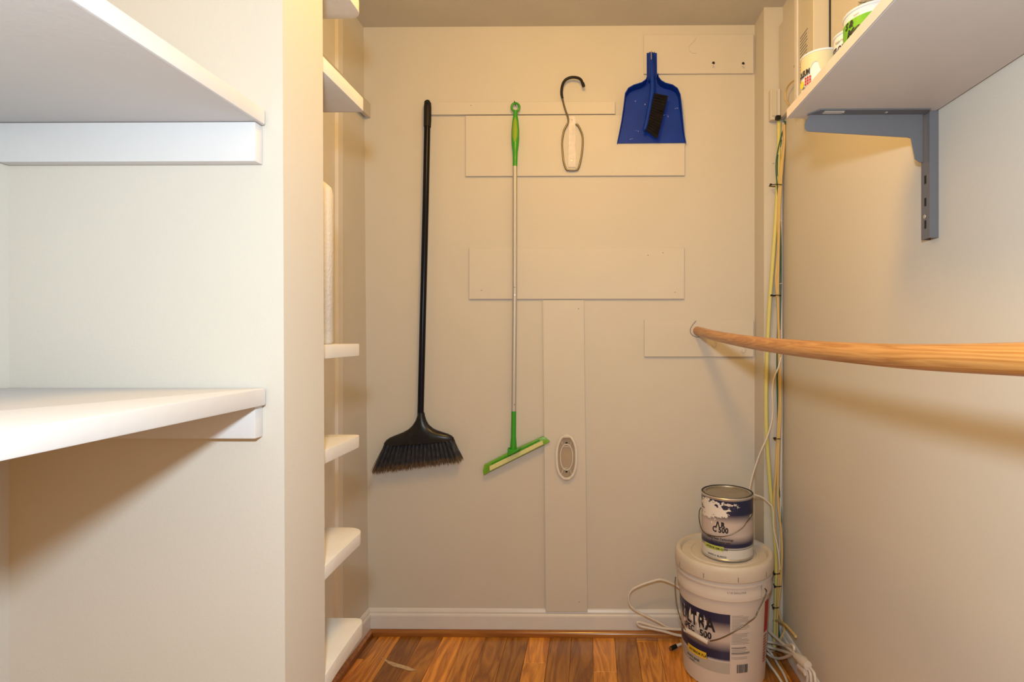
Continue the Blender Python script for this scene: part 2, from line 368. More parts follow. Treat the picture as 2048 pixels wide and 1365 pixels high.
# near left: two deep shelves on cleats
def near_shelf(z0, th, label, xr):
    pts = [(XN+.003, 0.05, z0), (xr, 0.05, z0)]+[(a, b, z0) for a, b in arc(xr-.006, Y1-.008, .006, 0, 90, 4)]+[(XN+.003, Y1-.002, z0)]
    o = obj('deep_shelf', prism(pts, (0, 0, th), .0025, 2), M['white'], smooth=35); return tag(o, label, 'shelf', 'deep white shelves at the near left')
near_shelf(H+.3265, .0235, 'white deep shelf at the near left, upper one, seen from below', -.504)
near_shelf(H-.1075, .0265, 'white deep shelf at the near left, lower one, its top visible', -.503)
def cleat(name, x0, x1, y0, y1, z0, z1, label, m=None): return tag(obj(name, box(x0, x1, y0, y1, z0, z1, .0018, 2), m or M['white'], smooth=35), label, 'cleat')
cleat('shelf_cleat', XN+.002, -.511, Y1-.0195, Y1-.0005, H+.266, H+.3262, 'white wooden cleat under the upper near-left shelf')
cleat('shelf_cleat', XN+.002, -.511, Y1-.0195, Y1-.0005, H-.157, H-.1078, 'white wooden cleat under the lower near-left shelf, half in shadow')
# small shelves behind the partition wall, rounded at the free corner
YE = 1.16
def small_shelf(tip_px, z0, th, r, label, skew=0.0):
    xs = PY(tip_px, 672, YE-r*.4).x
    xl = XL+LEAN+.002
    pts = [(xl, Y2+.001, z0), (xs+skew, Y2+.001, z0), (xs+skew*.5, Y2+.06, z0), (xs, YE-r-.02, z0)]+[(a, b, z0) for a, b in arc(xs-r, YE-r, r, 0, 90, 8)]+[(xl, YE, z0)]
    if z0 > H: pts[0] = (XL-.004, pts[0][1], z0); pts[-1] = (XL-.004, YE, z0)
    o = obj('small_shelf', prism(pts, (0, 0, th), .0018, 2), M['oldwhite'], smooth=35); return tag(o, label, 'shelf', 'small white shelves behind the partition wall')
small_shelf(723, H+.684, .027, .030, 'rounded small white shelf behind the partition, topmost, cut by the frame top')
small_shelf(728, H+.482, .028, .010, 'small white shelf behind the partition, second from the top, above the paper towel roll')
small_shelf(719, H-.0435, .0262, .004, 'small white shelf behind the partition that the paper towel roll stands on')
small_shelf(721, H-.2385, .0255, .016, 'rounded small white shelf behind the partition, next below the paper towel roll shelf')
small_shelf(728, H-.439, .0255, .040, 'rounded small white shelf behind the partition, second from the bottom, chipped front edge', .006)
small_shelf(728, H-.640, .031, .022, 'small white shelf behind the partition, lowest one in view, nearest the floor', .010)
cleat('wall_cleat', XL+.001, XL+.0185, 1.17, D-.002, H+.853, H+.909, 'cream cleat high on the left wall running into the back corner', M['wallboard'])

# paper towel roll
t = thing('paper_towel_roll', (-.585, 1.085, H-.0172), 'white quilted paper towel roll standing on a small shelf behind the partition', 'paper towel')
rr = .0585; zb, zt = H-.0172, H+.313
prof = [(.019, zb), (rr-.004, zb), (rr, zb+.005), (rr, zt-.022), (rr-.003, zt-.010), (rr-.012, zt-.002), (rr-.02, zt), (.019, zt), (.019, zb)]
obj('paper', lathe((-.585, 1.085), prof, 40), M['quilt'], t, smooth=50)
obj('cardboard_core', lathe((-.585, 1.085), [(.0175, zb), (.0188, zb), (.0188, zt-.001), (.0175, zt-.001), (.0175, zb)], 24), M['cardboard'], t, smooth=50)

# right shelf with its steel bracket
zs = H+.457
t = thing('wall_shelf', (.556, .6, zs), 'grey-white shelf board on the right wall holding small paint cans', 'shelf')
obj('shelf_board', box(.4135, .7015, .10, 1.140, zs, zs+.019, .001), M['melamine'], t)
obj('edge_band', box(.4115, .4133, .10, 1.140, zs+.0005, zs+.0195, .0005), M['edge'], t, label='pale front edge band')
t = thing('shelf_bracket', (.70, 1.115, zs-.26), 'grey steel bracket and slotted upright under the right wall shelf', 'bracket')
up = box(.6865, .6885, 1.104, 1.128, zs-.258, zs+.0-.0005)
box(.6865, .7045, 1.102, 1.104, zs-.258, zs-.0005, bm=up); box(.6865, .7045, 1.128, 1.130, zs-.258, zs-.0005, bm=up)
obj('upright', up, M['grey'], t)
for k in range(3):
    z = zs-.145-k*.046
    obj('slot', box(.6861, .6867, 1.113, 1.119, z, z+.017), M['greydark'], t)
obj('screw', disc((.6864, 1.117, zs-.212), (-1, 0, 0), .0045, .0015, 14, .0006), M['steel'], t)
yb = 1.1155
arm = [PY(a, b_, yb) for a, b_ in ((1610, 246), (1610, 257), (1616, 263), (1815, 275), (1822, 277), (1830, 318), (1840, 325), (1846, 324), (1846, 228), (1620, 229))]
for p in arm: p.x = min(p.x, .6862); p.z = min(p.z, zs-.0006)
obj('arm', prism(arm, (0, .0022, 0), .0005), M['grey'], t)
fx0 = PY(1624, 240, yb).x
obj('flange', prism([(fx0-.01, yb, zs-.0025), (fx0+.008, 1.091, zs-.0025), (.682, 1.091, zs-.0025), (.686, yb, zs-.0025)], (0, 0, .0018)), M['grey'], t)
obj('sticker', box(fx0+.018, fx0+.058, 1.096, 1.109, zs-.0031, zs-.0026), M['lightgrey'], t, label='small pale sticker')
for xx in (.512, .60): obj('screw', disc((xx, 1.103, zs-.0027), (0, 0, -1), .0035, .0015, 12, .0005), M['steel'], t)

# ---------------------------------------------------------------- sagging closet rod
prow = ((.412, D-.010, .019), (.416, 1.753, -.003), (.421, 1.290, -.0215), (.428, .818, -.0285), (.430, .525, -.023), (.431, .27, -.013), (.432, .0, .004))
o = obj('closet_rod', tube([(a, b_, H+c) for a, b_, c in prow], .0171, 28, sm=8), M['rod'], smooth=40)
tag(o, 'sagging round wooden closet rod running from the back wall towards the viewer', 'rod')
# notch line scribed round the rod end, and hooks
def on_wall(pts, y): return [PY(a, b_, y) for a, b_ in pts]
def small(name, bm, m, label, cat, group=None): return tag(obj(name, bm, m, smooth=40), label, cat, group)
small('rod_socket', tube(on_wall(((1392, 642), (1384, 652), (1380.5, 660), (1383, 669), (1391, 674), (1399, 675)), D-.011), .0013, 6, sm=4), M['inkgrey'], 'thin dark socket lip around the far end of the wooden rod', 'socket')
small('wire_hook', tube(on_wall(((1394, 74), (1386, 84), (1378, 93), (1379, 101), (1386, 106), (1393, 106)), D-.0105), .0011, 6, sm=5), M['wallboard'], 'painted-over curved wire hook on the high cream board', 'hook')
for px, py, lb in ((1425, 129, 'painted nail in the high cream board, the one nearer the dustpan'), (1484.5, 130, 'painted nail in the high cream board, the one nearer the corner column')):
    a = PY(px, py, D-.009); b2 = a+Vector((-.004, -.018, -.010))
    t = thing('nail', a, lb, 'nail'); obj('shank', tube([a, b2], .0016, 8), M['wallboard'], t, smooth=40); obj('head', disc(b2, (b2-a), .0032, .0012, 10), M['wallboard'], t)
    obj('nail_hole', disc(PY(px+2, py-3, D-.0094), (0, 1, 0), .0058, .0005, 10), M['ink'], t)
for px, py, lb in ((1430, 689, 'tiny painted screw hook under the rod, left one'), (1489, 701, 'tiny painted screw hook under the rod, right one')):
    small('screw_hook', tube(on_wall(((px+1, py-8), (px+2, py-2), (px, py+3), (px-4, py+4), (px-6, py)), D-.015), .0014, 8, sm=4), M['wallboard'], lb, 'hook')

# ---------------------------------------------------------------- broom
yb = D-.032
t = thing('broom', PY(838, 945, yb), 'black angled broom hanging head down on the back wall', 'broom')
hp = on_wall(((854.5, 252), (851, 420), (846, 620), (841, 832)), yb)
obj('handle', tube(hp, .0119, 18), M['black'], t, smooth=40)
gp = on_wall(((855.5, 203), (855.5, 206), (855.2, 216), (855, 240), (854.6, 254)), yb)
obj('grip_cap', tube(gp, lambda u: (.005, .0128, .0142, .0142, .0136)[min(4, round(u*4))], 18), M['blackmat'], t, smooth=50, label='black hanging cap at the handle top')
obj('hanging_loop', tube(on_wall(((851, 212), (850, 204), (855, 201), (859, 204), (860, 214)), yb+.004), .003, 8, sm=4), M['blackmat'], t, smooth=50)
q = lambda zx, zy: (720+zx/4.267, 780+zy/4.267)
L_ = [(495, 195), (489, 225), (474, 265), (448, 305), (412, 338), (360, 366), (300, 389), (255, 408), (222, 432), (203, 458), (205, 478)]
R2 = [(550, 195), (554, 225), (566, 262), (588, 300), (625, 331), (668, 350), (712, 364), (752, 377), (784, 393), (803, 412), (800, 434)]
th = [.014, .015, .017, .019, .021, .023, .0245, .0255, .026, .026, .024]
secs = []
for l, r, h in zip(L_, R2, th):
    a, c = PY(*q(*l), yb), PY(*q(*r), yb); secs.append(((a+c)/2, (c-a)/2, Vector((0, h, 0))))
for s in secs[-2:]: pass
hb = loft(secs, 36)
obj('head', hb, M['dustyblack'], t, smooth=50)
br = bmesh.new(); tips = bmesh.new()
TL, TR, BL, BR = [PY(*q(*c), yb) for c in ((208, 470), (798, 428), (112, 704), (872, 604))]
for k in range(19):                               # the tufts
    for row in (-1, 0, 1):
        u = (k+.5+.15*row)/19; a = TL.lerp(TR, u); c = BL.lerp(BR, u)
        for s in range(26):
            j = Vector((random.gauss(0, .0015), row*.012+random.uniform(-.004, .004), 0))
            e = Vector((random.gauss(0, .0034), row*.016+random.gauss(0, .005), random.uniform(-.008, .008)))
            a2 = a+j; c2 = c+e; m_ = a2.lerp(c2, .80)
            tube([a2, a2.lerp(c2, .5)+Vector((0, 0, .001)), m_], .0011, 3, bm=br); tube([m_, c2], lambda v: .0010-.0007*v, 3, bm=tips)
tag(obj('bristles', br, M['bristle'], t), kind='stuff')
tag(obj('bristle_tips', tips, M['dustbristle'], t, label='dusty brown bristle tips'), kind='stuff')

# ---------------------------------------------------------------- green sweeper
ys = D-.030
t = thing('floor_sweeper', PY(1030, 945, ys), 'green and silver flat floor sweeper hanging on the back wall, its head tilted', 'mop')
ring = [PY(1031+8*math.sin(a), 214.5-8*math.cos(a)*1.0, ys) for a in [k*math.pi/10 for k in range(20)]]
obj('hanging_ring', tube(ring, .0042, 10, closed=True), M['green'], t, smooth=50)
zr = [(222, .0085), (230, .0085), (245, .0125), (262, .0152), (280, .0150), (292, .0128), (304, .0100), (318, .0092), (333, .0088)]
secs = [(PY(1031-(y-222)*.008, y, ys), Vector((r, 0, 0)), Vector((0, min(r, .012), 0))) for y, r in zr]
obj('grip', loft(secs, 24), M['green'], t, smooth=60)
zr = [(236, .0035), (246, .0085), (262, .0112), (275, .0105), (285, .0065), (290, .002)]
secs = [(PY(1031-(y-222)*.008, y, ys)+Vector((0, -.0065, 0)), Vector((r, 0, 0)), Vector((0, min(r, .0072), 0))) for y, r in zr]
obj('grip_inlay', loft(secs, 20), M['lime'], t, smooth=60, label='yellow-green soft grip inlay')
obj('pole', tube(on_wall(((1030, 333), (1029.5, 590)), ys), .0088, 20), M['alu'], t, smooth=40)
obj('pole_joint', tube(on_wall(((1029.5, 589), (1029.5, 592)), ys), .0094, 20), M['steel'], t, smooth=40)
obj('pole', tube(on_wall(((1029.5, 592), (1027.5, 823)), ys), .0088, 20), M['alu'], t, smooth=40)
for py in (575, 810): obj('pole_pin', disc(PY(1029, py, ys-.0085), (0, -1, 0), .0022, .001, 10), M['inkgrey'], t)
zr = [(823, .0092), (850, .0094), (875, .0098), (884, .0115), (893, .0125), (900, .0118), (906, .008)]
secs = [(PY(1027.5-(y-823)*.012, y, ys-.002), Vector((r, 0, 0)), Vector((0, min(r, .011), 0))) for y, r in zr]
obj('neck', loft(secs, 20), M['green'], t, smooth=50)
jb = prism([PY(*q(a, b_), ys+.004) for a, b_ in ((1268, 488), (1290, 500), (1350, 500), (1378, 490), (1345, 520), (1268, 556))], (0, -.026, 0), .002)
obj('swivel_joint', jb, M['green'], t)
hd = [PY(*q(a, b_), ys+.024) for a, b_ in ((1068, 632), (1300, 512), (1560, 393), (1590, 405), (1624, 437), (1560, 470), (1110, 693), (1062, 722), (1056, 680))]
obj('head_plate', prism(hd, (0, -.020, 0), .003, 2), M['limehead'], t, smooth=40)
ct = [PY(*q(a, b_), ys+.003) for a, b_ in ((1105, 652), (1556, 432), (1566, 466), (1108, 694))]
obj('cloth', prism(ct, (0, -.005, 0), .0015), M['cloth'], t, label='pale yellow dusting cloth strip')
dk = [PY(*q(a, b_), ys+.0035) for a, b_ in ((1120, 628), (1270, 553), (1268, 566), (1125, 638))]
dk2 = [PY(*q(a, b_), ys+.0035) for a, b_ in ((1350, 515), (1530, 424), (1535, 434), (1355, 528))]
for d_ in (dk, dk2): obj('rib', prism(d_, (0, -.003, 0), .001), M['green'], t)
a = PY(1031, 211, D-.012); small('hanging_nail', tube([a, a+Vector((0, -.03, .003))], .0018, 8), M['ink'], 'dark nail through the ring of the green sweeper', 'nail')

# ---------------------------------------------------------------- wire clip holder with rubber hook
yc = D-.018; g = lambda zx, zy: (820+zx/4.55, 180+zy/4.55)
t = thing('wire_tool_holder', PY(1144, 340, D-.01), 'steel wire tool holder with a black rubber hook screwed to the back wall', 'hook')
pl = [PY(*g(a, b_), D-.0092) for a, b_ in ((1443, 245), (1455, 240), (1497, 240), (1508, 248), (1510, 706), (1438, 706))]
obj('plate', prism(pl, (0, -.0035, 0), .0008), M['plate'], t)
for zx, zy in ((1475, 316), (1470, 643), (1472, 272)):
    c = PY(*g(zx, zy), D-.0127); obj('screw', disc(c, (0, -1, 0), .0026, .0012, 12, .0004), M['steel'] if zy > 300 else M['lightgrey'], t)
    if zy > 300: obj('screw_slot', disc(c+Vector((0, -.0012, 0)), (0, -1, 0), .0012, .0002, 8), M['ink'], t)
hook_up = on_wall([(1142.5, 250), (1141.5, 240), (1138, 229), (1133, 215), (1128, 200), (1125.5, 190)], yc)
obj('hook_wire', tube(on_wall([g(1428, 318), g(1440, 290), g(1438, 250), g(1420, 200), g(1404, 150), g(1390, 90), g(1382, 60)], yc), .0036, 10, sm=6), M['chrome'], t, smooth=50)
obj('rubber_hook', tube([PY(*c, yc-k*.0015) for k, c in enumerate(((1125, 197), (1123, 185), (1125, 170), (1131, 160), (1142, 155), (1154, 155.5), (1162, 160), (1166, 170)))], lambda u: .0052 if u > .06 else .0045, 12, sm=6), M['blackmat'], t, smooth=50, label='black rubber-covered hook')
obj('rubber_tip', tube([PY(1165.5, 166, yc-.011), PY(1167.5, 173, yc-.011)], .0062, 12), M['blackmat'], t, smooth=50)
lo = [(1428, 318), (1402, 370), (1385, 460), (1388, 560), (1400, 660), (1422, 720), (1445, 730), (1500, 730), (1530, 715), (1553, 640), (1568, 540), (1572, 440), (1558, 380), (1530, 325), (1508, 310)]
obj('wire_loop', tube(on_wall([g(*c) for c in lo], yc), .0036, 10, sm=5), M['chrome'], t, smooth=50)

# ---------------------------------------------------------------- clear plastic holder on the vertical board
yh = D-.0147; g2 = lambda zx, zy: (720+zx/4.267, 780+zy/4.267)
t = thing('clear_plastic_holder', PY(1133, 958, yh), 'oval clear plastic tool holder mounted on the vertical cream board', 'holder')
M['clear'] = mat('clear_plastic', (0.93, 0.90, 0.86), .12, trans=.92, ior=1.05, spec=.5)
M['clearrim'] = mat('clear_plastic_rim', (0.95, 0.93, 0.9), .08, trans=.5, ior=1.3, spec=.6, coat=.5)
def oval(w, h_, y, n=40, e=2.6):
    c = PY(1133, 915, y); pts = []
    for k in range(n):
        a = 2*math.pi*k/n; ca, sa = math.cos(a), math.sin(a)
        pts.append(c+Vector((w*math.copysign(abs(ca)**(2/e*1.35), ca), 0, h_*math.copysign(abs(sa)**(2/e), sa))))
    return pts
obj('backplate', prism(oval(.034, .083, yh), (0, -.002, 0)), M['clear'], t)
obj('rim', tube(oval(.038, .084, yh-.010), .0055, 10, closed=True), M['clearrim'], t, smooth=60)
obj('inner_rim', tube(oval(.0235, .050, yh-.006), .0022, 8, closed=True), M['clearrim'], t, smooth=60)
for s in (-1, 1):
    c = PY(1133, 915, yh); z = c.z+s*.0555
    tr = [(-.022, .018), (-.017, .0), (-.010, -.014), (.010, -.014), (.017, .0), (.022, .018)]
    obj('inner_frame', tube([(c.x+a, yh-.005, z+s*b_) for a, b_ in tr], .0016, 6), M['clearrim'], t, smooth=60)
    obj('end_bar', box(c.x-.014, c.x+.014, yh-.016, yh-.006, c.z+s*.077, c.z+s*.084 if s > 0 else c.z+s*.077+.007, .002) if s > 0 else box(c.x-.014, c.x+.014, yh-.016, yh-.006, c.z-.084, c.z-.077, .002), M['clearrim'], t)
    obj('screw', disc((c.x, yh-.0021, z), (0, -1, 0), .0044, .0015, 12, .0005), M['ink'], t)

# ---------------------------------------------------------------- dustpan and brush
yd = D-.012; g3 = lambda zx, zy: (1200+zx/4.876, 40+zy/4.876)
t = thing('dustpan', PY(1303, 286, yd), 'blue plastic dustpan hanging from the high cream board', 'dustpan')
out = [(165, 1205), (840, 1200), (826, 1130), (812, 1010), (795, 860), (778, 740), (750, 690), (700, 662), (630, 645), (590, 622), (565, 590), (555, 545), (553, 325), (455, 325), (455, 570), (440, 610), (400, 640), (320, 665), (270, 690), (240, 735), (225, 860), (205, 1000), (180, 1130)]
base = [PY(*g3(*c), yd) for c in out]
obj('pan', prism(base, (0, -.004, 0), .0008), M['blue'], t)
rim = [PY(*g3(*c), yd-.012) for c in out[1:12]]; rim2 = [PY(*g3(*c), yd-.012) for c in out[14:]+out[:1]]
def wallstrip(pts, h_, w):                      # raised side walls of the pan, sloping out towards the top
    bm = bmesh.new(); A = []
    cen = PY(1303, 230, yd)
    for i, p in enumerate(pts):
        inw = (cen-p); inw.y = 0; inw.normalize(); hh = h_(i/(len(pts)-1))
        A.append([bm.verts.new(Vector((p.x, yd-.003, p.z))), bm.verts.new(Vector((p.x, yd-.003-hh, p.z))), bm.verts.new(Vector((p.x, yd-.003-hh, p.z))+inw*w), bm.verts.new(Vector((p.x, yd-.003, p.z))+inw*w*2.2)])
    for a, c in zip(A, A[1:]):
        for k in range(4): bm.faces.new((a[k], a[(k+1) % 4], c[(k+1) % 4], c[k]))
    bm.faces.new(A[0]); bm.faces.new(A[-1][::-1]); return bm
obj('side_wall', wallstrip(rim, lambda u: .004+.034*min(1, u*1.6), .003), M['blue'], t)
obj('side_wall', wallstrip(rim2[::-1], lambda u: .004+.034*min(1, u*1.6), .003), M['blue'], t)
hsec = [(560, .0115), (500, .0108), (420, .0104), (340, .0103), (322, .0098)]
hd = bmesh.new()
for sx in (-1, 1):
    a, c = PY(*g3(504, 600), yd-.02), PY(*g3(504, 322), yd-.02)
    join(hd, box(a.x+sx*.0088-.0018, a.x+sx*.0088+.0018, yd-.030, yd-.004, a.z, c.z, .0012))
obj('handle', hd, M['blue'], t)
ll = [(345, 800), (430, 825), (640, 925), (360, 1085), (750, 860), (300, 1165), (655, 940)]
sp_ = bmesh.new()
for zx, zy in ll:
    for k in range(3):
        c = PY(*g3(zx+random.gauss(0, 8), zy+random.gauss(0, 7)), yd-.0043); join(sp_, disc(c, (0, -1, 0), random.uniform(.0004, .0013), .0003, 6))
tag(obj('dust_specks', sp_, M['speck'], t, label='white dust specks'), kind='stuff')
# brush
yb2 = yd-.034
t = thing('hand_brush', PY(1300, 272, yb2), 'small blue-handled black bristle brush clipped in the dustpan', 'brush')
hs = [((500, 322), .0072), ((503, 420), .0078), ((507, 520), .0082), ((511, 620), .0095), ((510, 700), .0105), ((492, 800), .0082), ((470, 920), .0088), ((450, 1020), .0092), ((437, 1065), .0085), ((432, 1082), .004)]
secs = [(PY(*g3(*c), yb2), Vector((r, 0, r*.1)), Vector((0, min(r, .010), 0))) for c, r in hs]
obj('handle', loft(secs, 20), M['blue'], t, smooth=60)
obj('hanging_tab', tube([PY(*g3(500, 385), yb2-.008), PY(*g3(500, 300), yb2-.006)], .0016, 8), M['steel'], t, smooth=50, label='bare metal nail tip through the handle')
bb = bmesh.new(); A0, A1 = PY(*g3(528, 715), yb2), PY(*g3(452, 1075), yb2); B0, B1 = PY(*g3(660, 745), yb2), PY(*g3(560, 1148), yb2)
for k in range(15):
    for row in (-1, 0, 1):
        u = (k+.5)/15
        for s in range(22):
            u2 = u+random.uniform(-.022, .022); a = A0.lerp(A1, u2)+Vector((0, row*.006+random.uniform(-.002, .002), 0)); c = B0.lerp(B1, u2+random.uniform(-.012, .012))+Vector((random.uniform(-.003, .001), row*.009+random.uniform(-.004, .004), 0))
            tube([a, c], .0009, 3, bm=bb)
tag(obj('bristles', bb, M['brushblack'], t), kind='stuff')

# ---------------------------------------------------------------- five gallon bucket
bx, by = .464, 1.897
zT = H-.745
def Rb(z): return .139+(.1535-.139)*(z/(H-.857))
B = Cyl(bx, by, Rb)
t = thing('paint_bucket', (bx, by, 0), 'large off-white plastic paint bucket with a blue label standing on the floor in the corner', 'bucket')
z1 = H-.857
prof = [(0, .0005), (.132, .0005), (.139, .006), (Rb(z1), z1), (.160, z1+.0005), (.161, z1+.018), (.1595, z1+.021), (.1595, z1+.043), (.163, z1+.045), (.163, z1+.050), (.1590, z1+.052), (.1590, z1+.063)]
obj('body', lathe((bx, by), prof+[(.15, z1+.063), (0, z1+.063)], 72), M['bucket'], t, smooth=35)
zl = z1+.066
prof = [(.150, zl-.003), (.166, zl-.003), (.1672, zl+.001), (.1672, zl+.028), (.1655, zT-.006), (.162, zT-.001), (.158, zT), (.150, zT-.0005), (.146, zT-.004), (.143, zT-.012), (.120, zT-.0125), (.117, zT-.0095), (.112, zT-.0095), (.109, zT-.0125), (0, zT-.0125)]
obj('lid', lathe((bx, by), prof, 72), M['lid'], t, smooth=35)
zlid = zT-.0095
for k in range(6):
    a = math.radians(-60+k*38); p = B.p(a, .3); d_ = (p-B.c); d_.z = 0; d_.normalize(); c = B.c+d_*.1672; c.z = zl+.002
    s = Vector((-d_.y, d_.x, 0))*.0012
    obj('pull_slit', prism([c-s, c+s, c+s+Vector((0, 0, .016)), c-s+Vector((0, 0, .016))], d_*.0006), M['inkgrey'], t)
navy = (.012, .016, .06); silv = (.52, .44, .42); grey_ = (.40, .38, .36)
M['blabel'] = label_mat('bucket_label_print', [(0, grey_), (.185, grey_), (.19, (.62, .6, .6)), (.22, (.2, .2, .26)), (.235, navy), (.36, navy), (.55, silv), (.66, silv), (.86, navy), (1, navy)], peel=(.55, .80, .32, .16, 9))
za, zb_ = H-1.098, H-.901
lab = obj('label', B.patch(-88, 8, za, zb_, .0008, nv=6), M['blabel'], t, smooth=180, label='navy and silver label')
obj('label_text', B.wrap(text_bm('ULTRA', .060, .0016, .78), -66, H-.964, .0016), M['ink'], lab)
obj('label_text', B.wrap(text_bm('SPEC', .029, .0010, .85), -60, H-.990, .0016), M['ink'], lab)
obj('label_text', B.wrap(text_bm('500', .031, .0012, .9), -31, H-.992, .0016), M['ink'], lab)
# torn streaks through the letters
for a, b_, w in ((-58, .9, .004), (-46, .6, .003), (-34, .8, .007), (-24, .5, .003)):
    p = B.patch(a, a+math.degrees(w/.15), H-.975, H-.915, .0021, nu=1, nv=5)
    for v in p.verts: v.co += Vector((random.uniform(-.003, .003), 0, random.uniform(-.004, .004)))
    obj('torn_streak', p, M['bucket'], lab)
p = obj('yellow_band', B.patch(-53, -22, H-1.066, H-1.043, .0014, nv=1), M['yellow'], lab, label='yellow strip')
obj('band_text', B.wrap(text_bm('INTERIOR FLAT', .0125, .0003, .9), -50, H-1.060, .002), M['ink'], lab)
obj('small_text', B.wrap(text_bm('WHITE BASE', .011, .0002, .95), -56, H-1.0845, .0016), M['ink'], lab)
obj('small_text', B.wrap(text_bm('BLANC', .008, .0001, .95), -50, H-1.094, .0016), M['ink'], lab)
ip = bmesh.new()
for k in range(30):
    z = H-.905-k*.0049
    if k in (10, 11, 20, 21, 27): continue
    if k == 21: continue
    a0 = 10; a1 = 10+random.uniform(18, 24) if k % 5 else 10+random.uniform(8, 14)
    join(ip, B.patch(a0, a1, z, z+(.0011 if k != 22 else .004), .0012, nv=1))
join(ip, B.patch(10, 34, H-1.030, H-1.026, .0012, nv=1))
o = obj('fine_print', ip, M['inkgrey'], t, label='small grey printed lines'); o['kind'] = 'stuff'
bc = bmesh.new()
a = 17.0
while a < 31:
    w = random.choice((.35, .6, 1.0)); join(bc, B.patch(a, a+w, H-1.094, H-1.066, .0012, nv=1)); a += w+random.choice((.45, .7))
o = obj('barcode', bc, M['ink'], t)
obj('red_band', B.patch(61, 73, H-.985, H-.880, .0012, nv=2), M['red'], t, label='dark red strip with warnings')
ip = bmesh.new()
for k in range(10):
    z = H-1.0-k*.0095
    join(ip, B.patch(61, 71-random.uniform(0, 3), z, z+.004, .0012, nv=1))
o = obj('red_print', ip, M['red'], t); o['kind'] = 'stuff'
obj('rim_text', Cyl(bx, by, .1597).wrap(text_bm('5 US GALLONS', .0085, .0001, 1.1), 4, z1+.028, .0006), M['inkgrey'], t)
# handle: wire bail with plastic grip, hanging in front
pv = Cyl(bx, by, .163)
obj('handle_ear', pv.patch(48, 66, z1+.004, z1+.045, .0, nv=3), M['bucket'], t)
RP = PY(1530, 1178, 1.80); 
def onb(px, py, off):                           # point just in front of the bucket wall
    d = ray(px, py); best = None
    for k in range(1, 900):
        p = CAM+d*(1.4+k*.0008)
        if (Vector((p.x, p.y, 0))-B.c).length < .1545+off: return p
    p = CAM+d*(B.c.y/d.y); return p
bail = [(1530, 1178), (1533, 1184), (1527, 1200), (1516, 1222), (1509, 1236), (1490, 1250), (1465, 1266), (1440, 1278), (1420, 1283)]
pts = [onb(*c, .010) for c in bail]
obj('bail_wire', tube(pts, .0019, 8, sm=5), M['chrome'], t, smooth=60)
bl = [(1372, 1262), (1365, 1250), (1359, 1232), (1354, 1212), (1351, 1190), (1350, 1170), (1351, 1155)]
pts = [onb(1372, 1262, .012)]+[PY(a, b_, 1.775+.02*i) for i, (a, b_) in enumerate(bl[1:])]
obj('bail_wire', tube(pts, .0019, 8, sm=5), M['chrome'], t, smooth=60)
obj('grip', tube([onb(1370, 1260, .013), onb(1392, 1272, .013), onb(1416, 1286, .013)], .0075, 16, sm=4), M['bucket'], t, smooth=50)
obj('ear_knob', disc(onb(1530, 1178, .004), B.p(math.radians(58), 0)-B.c, .004, .004, 12), M['steel'], t)

# ---------------------------------------------------------------- one gallon can on the bucket
gx, gy = .4745, 1.888; r = .0865
z0 = zlid+.0005; zt = H-.543
G = Cyl(gx, gy, r)
t = thing('paint_can', (gx, gy, z0), 'one gallon silver paint can with a torn label standing on the bucket lid', 'paint can')
prof = [(0, z0+.003), (r-.002, z0+.003), (r-.001, z0), (r+.0018, z0+.001), (r+.0018, z0+.005), (r, z0+.007), (r, zt-.009), (r+.0022, zt-.007), (r+.003, zt-.003), (r+.001, zt), (r-.003, zt), (r-.006, zt-.004), (r-.009, zt-.006)]
obj('body', lathe((gx, gy), prof+[(r-.009, z0+.003), (0, z0+.003)][:1], 72), M['steel'], t, smooth=35)
prof = [(r-.009, zt-.0055), (r-.0095, zt-.001), (r-.013, zt-.001), (r-.0145, zt-.0045), (r-.018, zt-.005), (0, zt-.005)]
obj('lid', lathe((gx, gy), prof, 64), M['canlid'], t, smooth=40)
obj('rim_paint', lathe((gx, gy), [(r+.0012, zt+.0002), (r-.0035, zt+.0003), (r-.0045, zt-.002)], 64), M['ink'], t, label='dark rim ring')
M['clabel'] = label_mat('can_label_print', [(0, (.62, .60, .59)), (.155, (.62, .60, .59)), (.16, (.03, .03, .05)), (.175, (.5, .5, .5)), (.2, navy), (.25, navy), (.40, silv), (.60, silv), (.76, navy), (1, navy)], peel=(.26, .82, .62, .42, 7))
lab = obj('label', G.patch(-88, 88, z0+.008, zt-.010, .0006, nv=8), M['clabel'], t, smooth=180, label='navy and silver label torn at the top')
obj('label_text', G.wrap(text_bm('C 500', .0255, .0011, .85), -33, H-.659, .0013), M['ink'], lab)
obj('label_text', G.wrap(text_bm('/\\ R', .022, .0014, .9), -24, H-.640, .0013), M['ink'], lab)
obj('label_text', G.wrap(text_bm('Coating Resin Technology', .0098, .00025, .95), -52, H-.684, .0013), M['ink'], lab)
obj('small_text', G.wrap(text_bm('zero VOC interior paint', .0072, .0002, .95), -38, H-.694, .0013), M['ink'], lab)
obj('yellow_band', G.patch(-58, -7, H-.7215, H-.706, .0011, nv=1), M['lgreen'], lab, label='yellow-green strip')
obj('band_text', G.wrap(text_bm('INTERIOR SEMI-GLOSS', .0095, .0002, .82), -50, H-.7175, .0016), M['ink'], lab)
obj('small_text', G.wrap(text_bm('WHITE 01 BLANCO', .0082, .0002, .95), -46, H-.742, .0013), M['ink'], lab)
e1 = G.p(math.radians(62), H-.612, 0)
obj('handle_ear', disc(e1, e1-G.c-Vector((0, 0, e1.z)), .010, .004, 18, .0015), M['steel'], t, smooth=40)
bail = [(1503, 1022), (1505, 1028), (1500, 1037), (1492, 1047), (1486, 1055), (1474, 1064), (1460, 1071), (1444, 1074), (1428, 1073), (1412, 1068), (1404, 1060), (1400, 1048), (1398, 1035), (1399, 1022), (1402, 1016)]
